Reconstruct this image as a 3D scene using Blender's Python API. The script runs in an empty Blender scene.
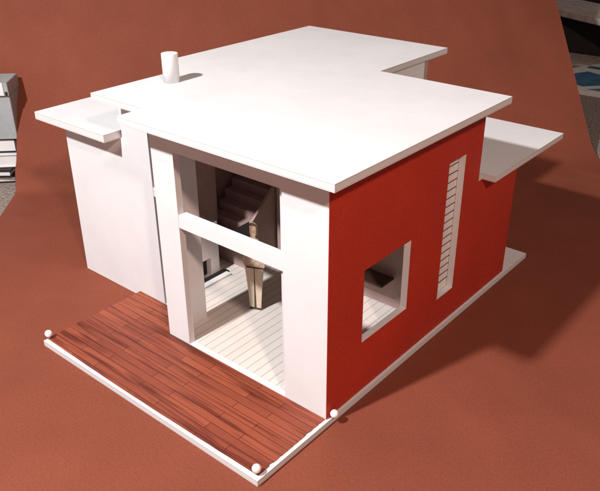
import bpy, bmesh, math, random
from mathutils import Vector, Matrix
random.seed(7)
S = bpy.context.scene
COL = S.collection

# ------------------------------------------------------------ camera
R_ = Vector((0.7657282, 0.64314779, -0.00460912))
U_ = Vector((0.29626522*-1, 0.35907436, 0.88503815))
F_ = Vector((-0.57086535, 0.67633315, -0.46549568))
cam_d = bpy.data.cameras.new("camera")
cam = bpy.data.objects.new("camera", cam_d); COL.objects.link(cam)
M = Matrix((R_, U_, -F_)).transposed().to_4x4()
M.translation = Vector((0.19474156, -0.25271841, 0.27940452))
cam.matrix_world = M
cam_d.sensor_width = 36.0
cam_d.lens = 36.0*724.687/600.0
cam_d.clip_start = 0.01
cam_d.clip_end = 50
S.camera = cam
S.render.resolution_x = 1024; S.render.resolution_y = 838

# ------------------------------------------------------------ light: a desk lamp, a warm weaker lamp by the camera, a dim room
w = bpy.data.worlds.new("World"); S.world = w; w.use_nodes = True
bg = w.node_tree.nodes["Background"]
bg.inputs[0].default_value = (1.0, 0.90, 0.86, 1); bg.inputs[1].default_value = 0.14
ld = bpy.data.lights.new("desk_lamp_light", 'POINT')
ld.energy = 39; ld.color = (1.0, 0.985, 1.0); ld.shadow_soft_size = 0.018
lo = bpy.data.objects.new("desk_lamp_light", ld); lo.location = (-0.145, -0.52, 0.675); COL.objects.link(lo)
l2 = bpy.data.lights.new("room_lamp_light", 'POINT')
l2.energy = 22; l2.color = (1.0, 0.72, 0.60); l2.shadow_soft_size = 0.03
l2o = bpy.data.objects.new("room_lamp_light", l2); l2o.location = (0.62, -0.40, 0.72); COL.objects.link(l2o)
S.view_settings.view_transform = 'Standard'; S.view_settings.look = 'None'
S.view_settings.exposure = 0.0; S.view_settings.gamma = 1.0

# ------------------------------------------------------------ materials
def mat(name, col, rough=0.6, spec=0.3, noise=0.0, nscale=200, bump=0.0, bscale=600, col2=None, big=0.0, bigscale=12):
    m = bpy.data.materials.new(name); m.use_nodes = True
    nt = m.node_tree; b = nt.nodes["Principled BSDF"]
    b.inputs["Base Color"].default_value = (*col, 1); b.inputs["Roughness"].default_value = rough
    b.inputs["Specular IOR Level"].default_value = spec
    tc = nt.nodes.new("ShaderNodeTexCoord")
    last = None
    if noise > 0 or col2:
        n = nt.nodes.new("ShaderNodeTexNoise"); n.inputs["Scale"].default_value = nscale
        n.inputs["Detail"].default_value = 5; n.inputs["Roughness"].default_value = 0.65
        nt.links.new(tc.outputs["Object"], n.inputs["Vector"])
        r = nt.nodes.new("ShaderNodeValToRGB")
        c2 = col2 or tuple(c*(1-noise) for c in col)
        r.color_ramp.elements[0].position = 0.36; r.color_ramp.elements[0].color = (*c2, 1)
        r.color_ramp.elements[1].position = 0.62; r.color_ramp.elements[1].color = (*col, 1)
        nt.links.new(n.outputs["Fac"], r.inputs["Fac"]); last = r.outputs["Color"]
    if big > 0:
        n = nt.nodes.new("ShaderNodeTexNoise"); n.inputs["Scale"].default_value = bigscale; n.inputs["Detail"].default_value = 3
        nt.links.new(tc.outputs["Object"], n.inputs["Vector"])
        mr = nt.nodes.new("ShaderNodeMapRange"); mr.inputs[1].default_value = .3; mr.inputs[2].default_value = .7
        mr.inputs[3].default_value = 1-big; mr.inputs[4].default_value = 1.0
        nt.links.new(n.outputs["Fac"], mr.inputs[0])
        mx = nt.nodes.new("ShaderNodeVectorMath"); mx.operation = 'SCALE'
        if last: nt.links.new(last, mx.inputs[0])
        else: mx.inputs[0].default_value = col
        nt.links.new(mr.outputs[0], mx.inputs["Scale"]); last = mx.outputs[0]
    if last: nt.links.new(last, b.inputs["Base Color"])
    if bump > 0:
        n2 = nt.nodes.new("ShaderNodeTexNoise"); n2.inputs["Scale"].default_value = bscale; n2.inputs["Detail"].default_value = 4
        nt.links.new(tc.outputs["Object"], n2.inputs["Vector"])
        bp = nt.nodes.new("ShaderNodeBump"); bp.inputs["Strength"].default_value = bump; bp.inputs["Distance"].default_value = 0.0006
        nt.links.new(n2.outputs["Fac"], bp.inputs["Height"]); nt.links.new(bp.outputs[0], b.inputs["Normal"])
    return m

WHITE = mat("white_board_paper", (.76, .755, .755), .55, .3, noise=.03, nscale=60, bump=.12, bscale=260, big=.05, bigscale=18)
FOAM = mat("white_foam_core", (.68, .665, .65), .85, .1, noise=.04, nscale=900, bump=.2, bscale=1800)
SEAM = mat("glued_seam", (.34, .32, .31), .9, .1)
RED = mat("red_card", (.53, .043, .021), .62, .25, noise=.14, nscale=500, bump=.25, bscale=900, big=.10, bigscale=25)
KRAFT = mat("terracotta_paper", (.258, .070, .038), .74, .2, noise=.0, nscale=900, bump=.14, bscale=900, col2=(.208, .054, .030), big=.14, bigscale=14)
CARPET = mat("carpet", (.36, .30, .26), .95, .1, nscale=350, bump=1.0, bscale=500, col2=(.16, .12, .10))
BROWN = mat("brown_interior_shade", (.43, .30, .27), .8, .15, noise=.12, nscale=90)  # shade of the white interior put into the colour, also cuts bounce
DKBROWN = mat("dark_brown_card", (.11, .065, .055), .8, .15)
DARK = mat("black_ink", (.02, .017, .016), .6, .3, noise=.3)
GREY = mat("grey_metal", (.36, .39, .40), .45, .5, noise=.15, nscale=60)
PEARL = mat("pearl_plastic", (.85, .81, .78), .22, .5)
STEEL = mat("steel", (.5, .5, .5), .3, .6)
BLUE = mat("blue_print", (.07, .20, .34), .35, .4, noise=.4, nscale=40)
TAN = mat("tan_board", (.50, .41, .37), .7, .2, noise=.3, nscale=80)
PWHITE = mat("printed_page", (.74, .73, .72), .5, .3, noise=.1, nscale=50)
PGREY = mat("white_panel_pane", (.80, .76, .73), .35, .4)
FTAN = mat("printed_trousers", (.74, .60, .46), .7, .2, noise=.15, nscale=420)
FSKIN = mat("printed_shirt", (.60, .46, .36), .7, .2, nscale=900, col2=(.36, .25, .18))

FHAIR = mat("printed_hair", (.13, .08, .05), .7, .2, noise=.5, nscale=600)
FFACE = mat("printed_face", (.58, .40, .28), .7, .2, nscale=900, col2=(.30, .17, .11))
def wrinkle(m, scale, dist):
    nt = m.node_tree; b = nt.nodes["Principled BSDF"]
    old = [l.from_node for l in nt.links if l.to_node == b and l.to_socket.name == "Normal"][0]
    tc = nt.nodes.new("ShaderNodeTexCoord"); n = nt.nodes.new("ShaderNodeTexNoise")
    n.inputs["Scale"].default_value = scale; n.inputs["Detail"].default_value = 2; n.inputs["Distortion"].default_value = .4
    bp = nt.nodes.new("ShaderNodeBump"); bp.inputs["Strength"].default_value = 1; bp.inputs["Distance"].default_value = dist
    nt.links.new(tc.outputs["Object"], n.inputs["Vector"]); nt.links.new(n.outputs["Fac"], bp.inputs["Height"])
    nt.links.new(bp.outputs[0], old.inputs["Normal"])
wrinkle(KRAFT, 8, .009)
def deck_mat():
    m = bpy.data.materials.new("printed_wood_planks"); m.use_nodes = True
    nt = m.node_tree; b = nt.nodes["Principled BSDF"]; L = nt.links.new
    b.inputs["Roughness"].default_value = .5; b.inputs["Specular IOR Level"].default_value = .3
    tc = nt.nodes.new("ShaderNodeTexCoord")
    br = nt.nodes.new("ShaderNodeTexBrick"); br.offset = .37; br.offset_frequency = 2; br.squash = 1
    br.inputs["Color1"].default_value = (.32, .083, .042, 1); br.inputs["Color2"].default_value = (.225, .054, .030, 1)
    br.inputs["Mortar"].default_value = (.07, .016, .012, 1)
    br.inputs["Scale"].default_value = 1; br.inputs["Mortar Size"].default_value = .00022; br.inputs["Mortar Smooth"].default_value = .3
    br.inputs["Brick Width"].default_value = .058; br.inputs["Row Height"].default_value = .0056; br.inputs["Bias"].default_value = -.1
    off = nt.nodes.new("ShaderNodeMapping"); off.inputs["Location"].default_value = (1.013, 1.0012, 0)
    L(tc.outputs["Object"], off.inputs["Vector"]); L(off.outputs[0], br.inputs["Vector"])
    mp = nt.nodes.new("ShaderNodeMapping"); mp.inputs["Scale"].default_value = (13, 260, 40)
    L(tc.outputs["Object"], mp.inputs["Vector"])
    n = nt.nodes.new("ShaderNodeTexNoise"); n.inputs["Scale"].default_value = 1; n.inputs["Detail"].default_value = 5; n.inputs["Distortion"].default_value = .6
    L(mp.outputs[0], n.inputs["Vector"])
    r = nt.nodes.new("ShaderNodeValToRGB"); e = r.color_ramp.elements
    e[0].position = .33; e[0].color = (.38, .28, .27, 1); e[1].position = .50; e[1].color = (1.05, 1, 1, 1)
    L(n.outputs["Fac"], r.inputs["Fac"])
    mx = nt.nodes.new("ShaderNodeMix"); mx.data_type = 'RGBA'; mx.blend_type = 'MULTIPLY'; mx.inputs["Factor"].default_value = .8
    L(br.outputs["Color"], mx.inputs["A"]); L(r.outputs["Color"], mx.inputs["B"])
    n2 = nt.nodes.new("ShaderNodeTexNoise"); n2.inputs["Scale"].default_value = 1; n2.inputs["Detail"].default_value = 2
    mp2 = nt.nodes.new("ShaderNodeMapping"); mp2.inputs["Scale"].default_value = (16, 170, 40); mp2.inputs["Location"].default_value = (3.1, 1.7, 0)
    L(tc.outputs["Object"], mp2.inputs["Vector"]); L(mp2.outputs[0], n2.inputs["Vector"])
    r2 = nt.nodes.new("ShaderNodeValToRGB"); e = r2.color_ramp.elements
    e[0].position = .34; e[0].color = (.50, .42, .44, 1); e[1].position = .46; e[1].color = (1, 1, 1, 1)
    L(n2.outputs["Fac"], r2.inputs["Fac"])
    mx2 = nt.nodes.new("ShaderNodeMix"); mx2.data_type = 'RGBA'; mx2.blend_type = 'MULTIPLY'; mx2.inputs["Factor"].default_value = .8
    L(mx.outputs["Result"], mx2.inputs["A"]); L(r2.outputs["Color"], mx2.inputs["B"])
    L(mx2.outputs["Result"], b.inputs["Base Color"])
    return m
DECK = deck_mat()

def lined_mat():
    m = bpy.data.materials.new("lined_floor_card"); m.use_nodes = True
    nt = m.node_tree; b = nt.nodes["Principled BSDF"]; L = nt.links.new
    b.inputs["Roughness"].default_value = .6
    tc = nt.nodes.new("ShaderNodeTexCoord")
    br = nt.nodes.new("ShaderNodeTexBrick"); br.offset = 0
    br.inputs["Color1"].default_value = (.74, .69, .64, 1); br.inputs["Color2"].default_value = (.69, .64, .585, 1)
    br.inputs["Mortar"].default_value = (.20, .13, .10, 1)
    br.inputs["Scale"].default_value = 1; br.inputs["Mortar Size"].default_value = .00020; br.inputs["Mortar Smooth"].default_value = .5
    br.inputs["Brick Width"].default_value = .9; br.inputs["Row Height"].default_value = .0063
    mp = nt.nodes.new("ShaderNodeMapping"); mp.inputs["Rotation"].default_value = (0, 0, math.radians(90)); mp.inputs["Location"].default_value = (2.2, 2.001, 0)
    L(tc.outputs["Object"], mp.inputs["Vector"]); L(mp.outputs[0], br.inputs["Vector"]); L(br.outputs["Color"], b.inputs["Base Color"])
    return m
LINED = lined_mat()

# ------------------------------------------------------------ helpers
def link(name, me, mats, parent=None):
    o = bpy.data.objects.new(name, me); COL.objects.link(o)
    for m in (mats if isinstance(mats, (list, tuple)) else [mats]): me.materials.append(m)
    if parent: o.parent = parent
    return o
def tag(o, label=None, cat=None, group=None, kind=None):
    if label: o['label'] = label
    if cat: o['category'] = cat
    if group: o['group'] = group
    if kind: o['kind'] = kind
    return o
def empty(name, loc=(0, 0, 0)):
    o = bpy.data.objects.new(name, None); o.empty_display_size = .01; o.location = loc; COL.objects.link(o); return o

SK = .00035
def poly_board(name, pts, z0, z1, parent, mats=(WHITE, FOAM)):
    """board cut to an outline: two paper skins with a foam core showing at the cut edge"""
    bm = bmesh.new(); e_ = .00055 if z1-z0 > .003 else SK*1.05
    zs = [z0, z0+SK, z0+e_, z1-e_, z1-SK, z1]
    rings = [[bm.verts.new((x, y, z)) for x, y in pts] for z in zs]
    bm.faces.new(rings[5]); bm.faces.new(list(reversed(rings[0])))
    n = len(pts)
    for k in range(5):
        for i in range(n):
            f = bm.faces.new((rings[k][i], rings[k][(i+1) % n], rings[k+1][(i+1) % n], rings[k+1][i]))
            f.material_index = (0, 2, 1, 2, 0)[k]
    bmesh.ops.recalc_face_normals(bm, faces=bm.faces)
    me = bpy.data.meshes.new(name); bm.to_mesh(me); bm.free()
    return link(name, me, mats if len(mats) > 2 else (*mats, SEAM if mats[0] is WHITE else mats[1]), parent)

def grid_board(name, us, vs, filled, t0, t1, frame, parent, mats=(WHITE, FOAM), skin_hi=0, skin_lo=0, edge=None):
    """upright board with rectangular openings. filled(u,v) says where board is; frame maps (u,v,t) to xyz"""
    bm = bmesh.new(); ts = [t0, t0+SK, t1-SK, t1]; V = {}
    def v(i, j, k):
        if (i, j, k) not in V: V[(i, j, k)] = bm.verts.new(frame(us[i], vs[j], ts[k]))
        return V[(i, j, k)]
    nu, nv = len(us)-1, len(vs)-1
    F = [[filled((us[i]+us[i+1])/2, (vs[j]+vs[j+1])/2) for j in range(nv)] for i in range(nu)]
    def full(i, j): return 0 <= i < nu and 0 <= j < nv and F[i][j]
    for i in range(nu):
        for j in range(nv):
            if not F[i][j]: continue
            f = bm.faces.new((v(i, j, 0), v(i+1, j, 0), v(i+1, j+1, 0), v(i, j+1, 0))); f.material_index = skin_lo
            f = bm.faces.new((v(i, j, 3), v(i, j+1, 3), v(i+1, j+1, 3), v(i+1, j, 3))); f.material_index = skin_hi
            for (a, b, di, dj) in (((i, j), (i+1, j), 0, -1), ((i+1, j), (i+1, j+1), 1, 0), ((i+1, j+1), (i, j+1), 0, 1), ((i, j+1), (i, j), -1, 0)):
                if full(i+di, j+dj): continue
                for k in range(3):
                    f = bm.faces.new((v(*a, k), v(*a, k+1), v(*b, k+1), v(*b, k)))
                    if edge is not None: f.material_index = edge
                    else: f.material_index = 1 if k == 1 else (skin_lo if k == 0 else skin_hi)
    bmesh.ops.recalc_face_normals(bm, faces=bm.faces)
    me = bpy.data.meshes.new(name); bm.to_mesh(me); bm.free()
    return link(name, me, mats, parent)
XZ = lambda u, v, t: (u, t, v)
YZ = lambda u, v, t: (t, u, v)

def box_bm(bm, x0, x1, y0, y1, z0, z1, mi=0, T=None):
    vs = [bm.verts.new((x, y, z)) for z in (z0, z1) for y in (y0, y1) for x in (x0, x1)]
    if T is not None:
        for q in vs: q.co = T @ q.co
    for idx in ((0, 2, 3, 1), (4, 5, 7, 6), (0, 1, 5, 4), (2, 6, 7, 3), (0, 4, 6, 2), (1, 3, 7, 5)):
        f = bm.faces.new([vs[i] for i in idx]); f.material_index = mi
def fin(name, bm, mats, parent=None, smooth=False):
    me = bpy.data.meshes.new(name); bm.to_mesh(me); bm.free()
    if smooth:
        for p in me.polygons: p.use_smooth = True
    return link(name, me, mats, parent)
def box(name, x0, x1, y0, y1, z0, z1, m, parent=None, T=None, bev=0):
    bm = bmesh.new(); box_bm(bm, x0, x1, y0, y1, z0, z1, 0, T)
    if bev: bmesh.ops.bevel(bm, geom=bm.edges[:], offset=bev, segments=2, affect='EDGES')
    return fin(name, bm, m, parent)

ZG = -.0046          # top of the terracotta sheet
TB = -.0043
H, HB = .155, .1507

# ------------------------------------------------------------ carpet
bm = bmesh.new()
c = [bm.verts.new((x, y, ZG-.0012)) for x, y in ((-6, -4), (4, -4), (4, 8), (-6, 8))]; bm.faces.new(c)
tag(fin("carpet_floor", bm, CARPET), kind='structure')

# ------------------------------------------------------------ terracotta sheet that curls up at the back
A = Vector((-.7, .714, 0)); Bv = Vector((.714, .7, 0))
def sheet():
    bm = bmesh.new(); NL, rows = 70, []
    l0, l1 = -.267, .3385
    for i in range(NL+1):
        u = i/NL; l = l0+(l1-l0)*u
        s0 = .358+.044*(1-math.exp(-(l-l0)/.09))
        m = 1.45+(.83-1.45)*u; th = math.atan(m); Rr = .010+.05*u
        tl = Rr*math.tan(th/2); row = []
        def P(t):
            flat = s0-tl; arc = Rr*th
            if t < flat: return t, 0.0
            if t < flat+arc:
                a = (t-flat)/Rr; return flat+Rr*math.sin(a), Rr*(1-math.cos(a))
            d = t-flat-arc; return flat+Rr*math.sin(th)+d*math.cos(th), Rr*(1-math.cos(th))+d*math.sin(th)
        ts = [-.45+.02*k for k in range(36)]+[.27+.006*k for k in range(40)]+[.51+.02*k for k in range(16)]
        for t in ts:
            s, z = P(t)
            # gentle unevenness of a loose sheet
            if t > .36:
                k = min(1, (t-.36)/.15)
                z += k*.0035*math.sin(l*17+t*6); s += k*.003*math.sin(l*11-t*9+1)
            z += .0070*math.exp(-((t-.372)/.011)**2)*max(0, 1-u/.45)
            ll = l
            if t > .45: ll -= .03*min(1, (t-.45)/.05)*(1-u)**6
            p = A*s+Bv*ll
            row.append(bm.verts.new((p.x, p.y, z+ZG)))
        rows.append(row)
    for i in range(NL):
        for j in range(len(rows[0])-1):
            bm.faces.new((rows[i][j], rows[i+1][j], rows[i+1][j+1], rows[i][j+1]))
    o = fin("backdrop_sheet", bm, KRAFT, smooth=True)
    md = o.modifiers.new("thick", 'SOLIDIFY'); md.thickness = .0005; md.offset = -1
    es = o.modifiers.new('crisp', 'EDGE_SPLIT'); es.split_angle = math.radians(50)
    return o
tag(sheet(), "wide terracotta brown paper sheet under the house, curling up behind it as a backdrop", "paper sheet")

# ------------------------------------------------------------ the house model
HM = empty("model_house", (-.09, .08, TB))
HM.matrix_world
tag(HM, "white foam board house model with one red side wall, flat roof and wood printed deck", "architectural model")
_parts = []
def P(o):
    _parts.append(o); return o
BX = .0018
P(poly_board("base_board", [(-.1925, -.0590), (BX, -.0590), (BX, .2600), (-.1925, .2600)], TB, -.0004, None))

# printed wood sheet: slightly ragged along its right border
def deck():
    bm = bmesh.new()
    def prism(q):
        a = [bm.verts.new((x, y, -.0004+.00005)) for x, y in q]; b = [bm.verts.new((x, y, 0.0)) for x, y in q]
        bm.faces.new(b); bm.faces.new(list(reversed(a)))
        for i in range(4): bm.faces.new((a[i], a[(i+1) % 4], b[(i+1) % 4], b[i]))
    xs_ = [-.1926+.1866*k/24 for k in range(25)]
    yf = [-.0560-.0010*math.sin(k/24*math.pi)+random.uniform(-.0001, .0001) for k in range(25)]
    for k in range(24): prism([(xs_[k], yf[k]), (xs_[k+1], yf[k+1]), (xs_[k+1], -.0500), (xs_[k], -.0500)])
    prism([(-.1926, -.0500), (-.0060, -.0500), (-.0060, -.0001), (-.1926, -.0001)])
    prism([(-.1926, -.0001), (-.1336, -.0001), (-.1336, .0224), (-.1926, .0224)])
    y = yf[-1]; x = -.0004
    while y < -.0001:
        y2 = min(-.0001, y+random.uniform(.0010, .0030)); x2 = -.0004-random.choice((0, 0, 0, .0003, .0003, .0016))*random.random()
        if y2 > -.004: x2 = -.0004
        prism([(-.0060, y), (x, y), (x2, y2), (-.0060, y2)]); y, x = y2, x2
    return fin("deck", bm, DECK)
P(deck())
P(poly_board("floor", [(-.1288, .0046), (-.0045, .0046), (-.0045, .2188), (-.2048, .2188), (-.2048, .0270), (-.1288, .0270)], -.00038, .00040, None, mats=(LINED, LINED)))
P(box("door_sill", -.1140, -.0307, -.0001, .0044, -.00038, .0003, WHITE))

# facade with the tall opening, strips left, right, over it
xs = [-.1335, -.1140, -.0307, 0.0]; 
P(grid_board("facade", xs, [.0001, .1338, .1506], lambda u, v: not (-.114 < u < -.0307 and v < .1338), .0, .0045, XZ, None))
P(box("transom", -.1139, -.0308, .0002, .0062, .0855, .0940, WHITE))
P(box("pier", -.1335, -.1290, .0046, .0298, .0, .1506, WHITE))
P(box("pier", -.0360, -.0317, .0046, .0160, .0, .1506, WHITE))

# left wall: low part, high part
P(grid_board("front_wall", [-.2592, -.1918, -.1650], [ZG+.0002, .1188, .1506], lambda u, v: not (u < -.1918 and v > .1188), .0226, .0268, XZ, None))
P(box("outer_wall", -.1914, -.1876, .0270, .0966, .0004, .1506, WHITE))  # this wall and the next added to stop lamp light leaking in
P(box("outer_wall", -.2048, -.1886, .0968, .1010, .0004, .1506, WHITE))
P(box("link_beam", -.1649, -.1336, .0228, .0266, .0842, .0905, WHITE))
P(box("outer_wall", -.2592, -.2549, .0270, .1010, ZG+.0002, .1188, WHITE))
P(box("outer_wall", -.2548, -.2100, .0968, .1010, ZG+.0002, .1188, WHITE))
P(box("outer_wall", -.2092, -.2050, .1012, .2190, ZG+.0002, .1506, WHITE))
P(box("back_wall", -.2048, -.0046, .2190, .2232, .0, .0947, WHITE))
P(box("back_wall", -.2048, -.0810, .2190, .2232, .0948, .1506, BROWN))
P(box("back_wall", -.0846, -.0046, .1560, .1600, .0955, .1506, WHITE))
P(box("back_wall", -.0850, -.0812, .1605, .2188, .0990, .1506, WHITE))

# red side wall with its two openings
ys = [.0046, .0323, .0794, .1181, .1385, .1600, .2203]
zs = [.0001, .0231, .0354, .0831, .0947, .1197, .1506]
def redfill(u, v):
    if .0323 < u < .0794 and .0354 < v < .0831: return False
    if .1181 < u < .1385 and .0231 < v < .1197: return False
    if u > .1600 and v > .0947: return False
    return True
rw = P(grid_board("side_wall", ys, zs, redfill, -.0043, .0002, YZ, None, mats=(WHITE, FOAM, RED), skin_hi=2, skin_lo=0, edge=0))
rw['label'] = "deep red side wall with a square and a tall narrow opening"
P(box("red_edge_strip", .0001, .0004, -.0001, .0050, .0001, .1506, RED))
wn = P(box("window", -.0062, -.0046, .1165, .1400, .0215, .1210, PGREY))
bm = bmesh.new()
for k in range(16):
    z = .0300+k*.00555
    box_bm(bm, -.0046, -.0043, .1182, .1384, z, z+.00042)
box_bm(bm, -.0046, -.0044, .1262, .1265, .0232, .1196)
gr = fin("glazing_bars", bm, DARK, wn)

# inner wall faces turned brown: the interior shade is put into their colour
def darken_inside(o, test):
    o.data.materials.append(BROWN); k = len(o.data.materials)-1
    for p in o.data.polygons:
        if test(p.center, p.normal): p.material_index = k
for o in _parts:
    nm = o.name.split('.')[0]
    if nm in ("side_wall",): darken_inside(o, lambda c, n: n.x < -.9 and c.x < -.004)
    if nm in ("facade",): darken_inside(o, lambda c, n: abs(n.y) > .9 and c.y > .004)
    if nm in ("front_wall",): darken_inside(o, lambda c, n: abs(n.y) > .9 and c.y > .026)
    if nm == "outer_wall": darken_inside(o, lambda c, n: n.x > .9 or (n.y > .9 and c.x > -.254))
    if nm == "back_wall": darken_inside(o, lambda c, n: n.y < -.9 and c.y > .2)

# roofs
roof = P(poly_board("roof", [(-.1375, -.018), (.0168, -.018), (.0168, .1575), (-.0794, .1575), (-.0794, .2480), (-.2160, .2480), (-.2160, .0968), (-.1882, .0593), (-.1882, .0008), (-.1375, .0008)], HB, H, None))
P(poly_board("side_canopy", [(-.12, .1640), (.0100, .1640), (.0100, .2750), (-.12, .2750)], .0949, .0990, None))
P(poly_board("side_canopy", [(-.2735, .0092), (-.1932, .0092), (-.1932, .0222), (-.1932, .1000), (-.2735, .1000)], .1189, .1242, None))
# chimney
def cyl(bm, cx, cy, z0, z1, r, n=40, ri=None, tilt=(0, 0)):
    a = []; 
    for z in (z0, z1):
        k = (z-z0)
        a.append([bm.verts.new((cx+tilt[0]*k+r*math.cos(t*2*math.pi/n), cy+tilt[1]*k+r*math.sin(t*2*math.pi/n), z)) for t in range(n)])
    bm.faces.new(list(reversed(a[0]))); bm.faces.new(a[1])
    for i in range(n): bm.faces.new((a[0][i], a[0][(i+1) % n], a[1][(i+1) % n], a[1][i]))
bm = bmesh.new(); cyl(bm, -.1690, .0500, H-.0005, .1733, .0053)
bmesh.ops.bevel(bm, geom=[e for e in bm.edges if all(v.co.z > .173 for v in e.verts)], offset=.0004, segments=2, affect='EDGES')
ch = fin("chimney", bm, WHITE, smooth=False)
for p in ch.data.polygons: p.use_smooth = abs(p.normal.z) < .5
ch.parent = roof

# inside: back partition, fireplace, stairs
P(box("partition", -.1450, -.0046, .1225, .1265, .0004, .1500, BROWN))
P(box("shelf", -.1000, -.0365, .1070, .1223, .0230, .0245, DKBROWN))
fp = empty("fireplace", (-.178, .07, 0)); P(fp)
fbx = [grid_board("surround", [.0440, .0540, .0712, .0795], [.0005, .0165, .0440], lambda u, v: not (.054 < u < .0712 and v < .0165), -.1900, -.1668, YZ, None, edge=0)]
fbx.append(box("firebox", -.1895, -.1720, .0542, .0710, .0005, .0163, DARK))
fbx.append(box("hearth", -.1666, -.1616, .0460, .0840, .0004, .0020, DARK))
fbx.append(box("hearth_edge", -.1614, -.1565, .0460, .0815, .0004, .0024, WHITE))
bm = bmesh.new()
for k in range(14):
    y = .0955+k*.0085; z = .026+k*.0072
    box_bm(bm, -.2000, -.1500, y, y+.0085, .0004, z)
st = P(fin("staircase", bm, BROWN))
bm = bmesh.new()
prof = [(.0950, .0004), (.2140, .0004), (.2140, .138), (.0950, .040)]
a = [bm.verts.new((-.1499, y, z)) for y, z in prof]; b = [bm.verts.new((-.1478, y, z)) for y, z in prof]
bm.faces.new(a); bm.faces.new(list(reversed(b)))
for i in range(4): bm.faces.new((a[i], b[i], b[(i+1) % 4], a[(i+1) % 4]))
bmesh.ops.recalc_face_normals(bm, faces=bm.faces)
sg = fin("stringer", bm, BROWN, st)
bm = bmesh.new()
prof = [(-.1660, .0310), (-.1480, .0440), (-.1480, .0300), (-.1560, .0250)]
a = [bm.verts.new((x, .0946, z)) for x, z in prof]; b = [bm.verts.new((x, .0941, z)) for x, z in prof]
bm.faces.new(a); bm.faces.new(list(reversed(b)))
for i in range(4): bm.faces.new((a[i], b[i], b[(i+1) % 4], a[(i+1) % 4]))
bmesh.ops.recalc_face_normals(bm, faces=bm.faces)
fin("stair_opening_shade", bm, DARK, st)  # dark slab painted in for the shade inside the opening

bpy.context.view_layer.update()
base = HM.location.copy()
for o in _parts:
    o.parent = HM; o.matrix_parent_inverse = Matrix.Translation(-base)
for o in fbx:
    o.parent = fp; o.matrix_parent_inverse = Matrix.Translation(-Vector(fp.location))

# ------------------------------------------------------------ pins
def pin(loc, label, tilt):
    e = empty("map_pin", loc)
    tag(e, label, "map pin", "pearl headed pins at the corners of the deck")
    bm = bmesh.new(); bmesh.ops.create_uvsphere(bm, u_segments=24, v_segments=14, radius=.0025)
    for v in bm.verts: v.co.z += .0042
    h = fin("pin_head", bm, PEARL, e, smooth=True)
    bm = bmesh.new(); cyl(bm, 0, 0, -.004, .0022, .0003, 10)
    s = fin("pin_shaft", bm, STEEL, e)
    e.rotation_euler = tilt
    return e
pin((-.1915, -.0552, -.0005), "white round pin at the left front corner of the wooden deck", (0, 0, 0))
pin((-.0018, -.0552, -.0005), "white round pin at the front deck corner nearest the camera", (.1, 0, 0))
pin((.0013, .0038, -.0005), "white round pin beside the foot of the red wall", (0, .45, 0))

# ------------------------------------------------------------ paper figure
def figure():
    u = .0685/86
    rows = [(0, 6.2, 2), (2.6, 6.2, 2), (2.7, 6.0, 1), (20, 7.3, 1), (34, 8.8, 1), (41, 9.6, 1), (42.2, 9.4, 3), (43.4, 8.6, 3), (44, 10.6, 0), (50, 12.2, 0), (58, 8.6, 0),
            (66, 7.4, 0), (70, 5.8, 0), (71.5, 2.6, 0), (73, 2.8, 0), (75, 4.2, 0), (79, 5.0, 0), (83, 4.6, 0), (85.5, 2.8, 0), (86, .8, 0)]
    bm = bmesh.new(); g = []
    for h, x, m in rows:
        g.append([[bm.verts.new((xx*u, t, h*u)) for t in (-.0004, .0004)] for xx in (-.88*x, -.6*x, -(1.1-.7*min(1, h/36)), (1.1-.7*min(1, h/36)), .6*x, .88*x)])
    for i in range(len(rows)-1):
        h, _, m = rows[i]
        for c in range(5):
            mi = m
            if c == 2 and m in (1, 2): mi = 3
            if m == 0 and h >= 72: mi = 2 if (c in (0, 4) or h >= 83) else 4
            q = g[i][c], g[i][c+1], g[i+1][c+1], g[i+1][c]
            f = bm.faces.new([k[0] for k in q]); f.material_index = {0: 0, 1: 1, 2: 2, 3: 2, 4: 3}[mi]
            f = bm.faces.new([k[1] for k in reversed(q)]); f.material_index = 1
        for c in (0, 5):
            bm.faces.new((g[i][c][0], g[i][c][1], g[i+1][c][1], g[i+1][c][0])).material_index = 1
    for r in (0, -1):
        for c in range(5): bm.faces.new((g[r][c][0], g[r][c+1][0], g[r][c+1][1], g[r][c][1])).material_index = 1
    bmesh.ops.recalc_face_normals(bm, faces=bm.faces)
    o = fin("paper_figure", bm, [FSKIN, FTAN, FHAIR, FFACE])
    o.location = (-.1092, .0585, .0001); o.rotation_euler = (0, 0, math.radians(22))
    return o
tag(figure(), "printed paper cutout of a standing person in tan trousers inside the tall opening", "paper cutout")

# ------------------------------------------------------------ clutter to the left, beyond the sheet's edge
T0 = Matrix((( Bv.x, A.x, 0, 0), (Bv.y, A.y, 0, 0), (0, 0, 1, 0), (0, 0, 0, 1)))   # (l, s, z) -> xyz
ZC = ZG-.0012
def lb(name, l0, l1, s0, s1, z0, z1, m, parent=None, bev=.0004, rot=0):
    T = T0
    if rot:
        c = Vector(((l0+l1)/2, (s0+s1)/2, 0)); T = T0 @ Matrix.Translation(c) @ Matrix.Rotation(rot, 4, 'Z') @ Matrix.Translation(-c)
    return box(name, l0, l1, s0, s1, z0, z1, m, parent, T, bev)
def book(l0, l1, s0, s1, z0, z1, cover, label, rot=0, name="book", cat="book"):
    e = empty(name, T0 @ Vector(((l0+l1)/2, (s0+s1)/2, z0)))
    tag(e, label, cat, "things piled left of the sheet")
    t = min(.0015, (z1-z0)*.2)
    for o in (lb("cover", l0, l1, s0, s1, z0, z0+t, cover, rot=rot), lb("cover", l0, l1, s0, s1, z1-t, z1, cover, rot=rot),
              lb("pages", l0+.002, l1-.002, s0+.0015, s1-.002, z0+t, z1-t, PWHITE, rot=rot, bev=0)):
        o.parent = e; o.matrix_parent_inverse = Matrix.Translation(-e.location)
book(-.46, -.272, .383, .47, ZC, ZC+.0075, DARK, "black covered magazine at the bottom of the pile left of the sheet", rot=.03, name="magazine", cat="magazine")
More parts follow.
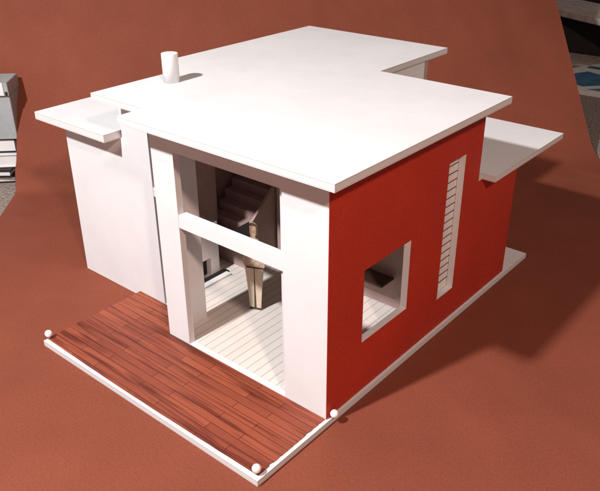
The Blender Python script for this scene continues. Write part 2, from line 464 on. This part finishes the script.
book(-.47, -.274, .386, .47, ZC+.0076, ZC+.0150, DARK, "dark magazine with white pages, second from the bottom of the left pile", rot=-.05, name="magazine", cat="magazine")
book(-.46, -.270, .388, .47, ZC+.0152, ZC+.0290, PWHITE, "thick white book in the middle of the pile at the left edge", rot=.02)
book(-.46, -.270, .394, .47, ZC+.0292, ZC+.0440, DARK, "black book directly under the grey box at the left edge", rot=.0)
bx = empty("storage_box", T0 @ Vector((-.33, .41, ZC+.0441))); tag(bx, "grey metal box standing on the pile of books at the left edge", "box")
for o in (lb("body", -.42, -.2668, .392, .425, ZC+.0441, ZC+.0880, GREY), lb("lid", -.42, -.2665, .390, .427, ZC+.0881, ZC+.1010, GREY), 
          lb("card_label", -.42, -.2705, .3890, .3899, ZC+.0890, ZC+.1015, WHITE, bev=0), lb("corner_catch", -.2695, -.2675, .3890, .3899, ZC+.0890, ZC+.0925, DARK, bev=0)):
    o.parent = bx; o.matrix_parent_inverse = Matrix.Translation(-bx.location)

# ------------------------------------------------------------ clutter to the right, beyond the sheet's edge
def sheet_poly(name, pts, z, t, m, parent=None):
    bm = bmesh.new(); a = [bm.verts.new((x, y, z)) for x, y in pts]; b = [bm.verts.new((x, y, z+t)) for x, y in pts]
    bm.faces.new(list(reversed(a))); bm.faces.new(b)
    for i in range(len(pts)): j = (i+1) % len(pts); bm.faces.new((a[i], a[j], b[j], b[i]))
    bmesh.ops.recalc_face_normals(bm, faces=bm.faces)
    return fin(name, bm, m, parent)
def onray(u, v, z):
    d = F_ + R_*((u-300)/724.687) - U_*((v-245.5)/724.687); t = (z-M.translation.z)/d.z; q = M.translation+d*t; return (q.x, q.y)
def real(name, label, cat, cornersxy, z, t, m, panels=()):
    e = empty(name, (cornersxy[0][0], cornersxy[0][1], z)); tag(e, label, cat)
    for o in [sheet_poly("cover", cornersxy, z, t, m)]+[sheet_poly("picture", q, z+t+.0002, .0002, BLUE) for q in panels]:
        o.parent = e; o.matrix_parent_inverse = Matrix.Translation(-e.location)
real("magazine", "open magazine with blue pictures on the carpet right of the sheet", "magazine",
     [(-.2300, .8000), (-.1500, .7550), (.0200, .7650), (.0600, .9000), (-.1800, .9200)], ZC, .006, PWHITE,
     [[(-.205, .800), (-.150, .775), (-.100, .835), (-.175, .862)], [(-.140, .765), (-.02, .770), (.01, .800), (-.095, .812)], [(-.185, .884), (-.06, .880), (-.06, .894), (-.185, .898)]])
real("paper_stack", "pale loose papers behind the blue magazine at the right", "papers",
     [(-.2500, .900), (-.1300, .925), (.05, .930), (.05, .990), (-.26, .975)], ZC, .004, TAN)
cr = empty("shade_box", (-.22, 1.1, ZC)); tag(cr, "black open box added in place of the shadow under the plank, upper right", "shade_box")  # black box put in for the shadow beneath the plank
Tc = Matrix.Translation((-.285, .975, 0)) @ Matrix.Rotation(math.radians(12), 4, 'Z')
for o in (box("side", 0, .45, 0, .006, ZC, .058, DARK, T=Tc, bev=.001), box("side", 0, .45, .30, .306, ZC, .058, DARK, T=Tc, bev=.001),
          box("side", 0, .006, .0065, .2995, ZC, .058, DARK, T=Tc, bev=.001), box("bottom", .0065, .44, .0065, .2995, ZC+.001, .004, DARK, T=Tc)):
    o.parent = cr; o.matrix_parent_inverse = Matrix.Translation(-cr.location)
Tp = Matrix.Translation((-.335, .985, .0585)) @ Matrix.Rotation(math.radians(-26), 4, 'Z')
tag(box("wood_plank", 0, .5, 0, .10, 0, .010, TAN, T=Tp, bev=.001), "brown wooden plank lying across the black box that stands in for its shadow", "plank")
Tp = Matrix.Translation((-.36, 1.04, .0690)) @ Matrix.Rotation(math.radians(34), 4, 'Z')
tag(box("white_strip", 0, .5, 0, .012, 0, .004, PWHITE, T=Tp, bev=.0005), "thin pale strip lying on the brown plank", "strip")
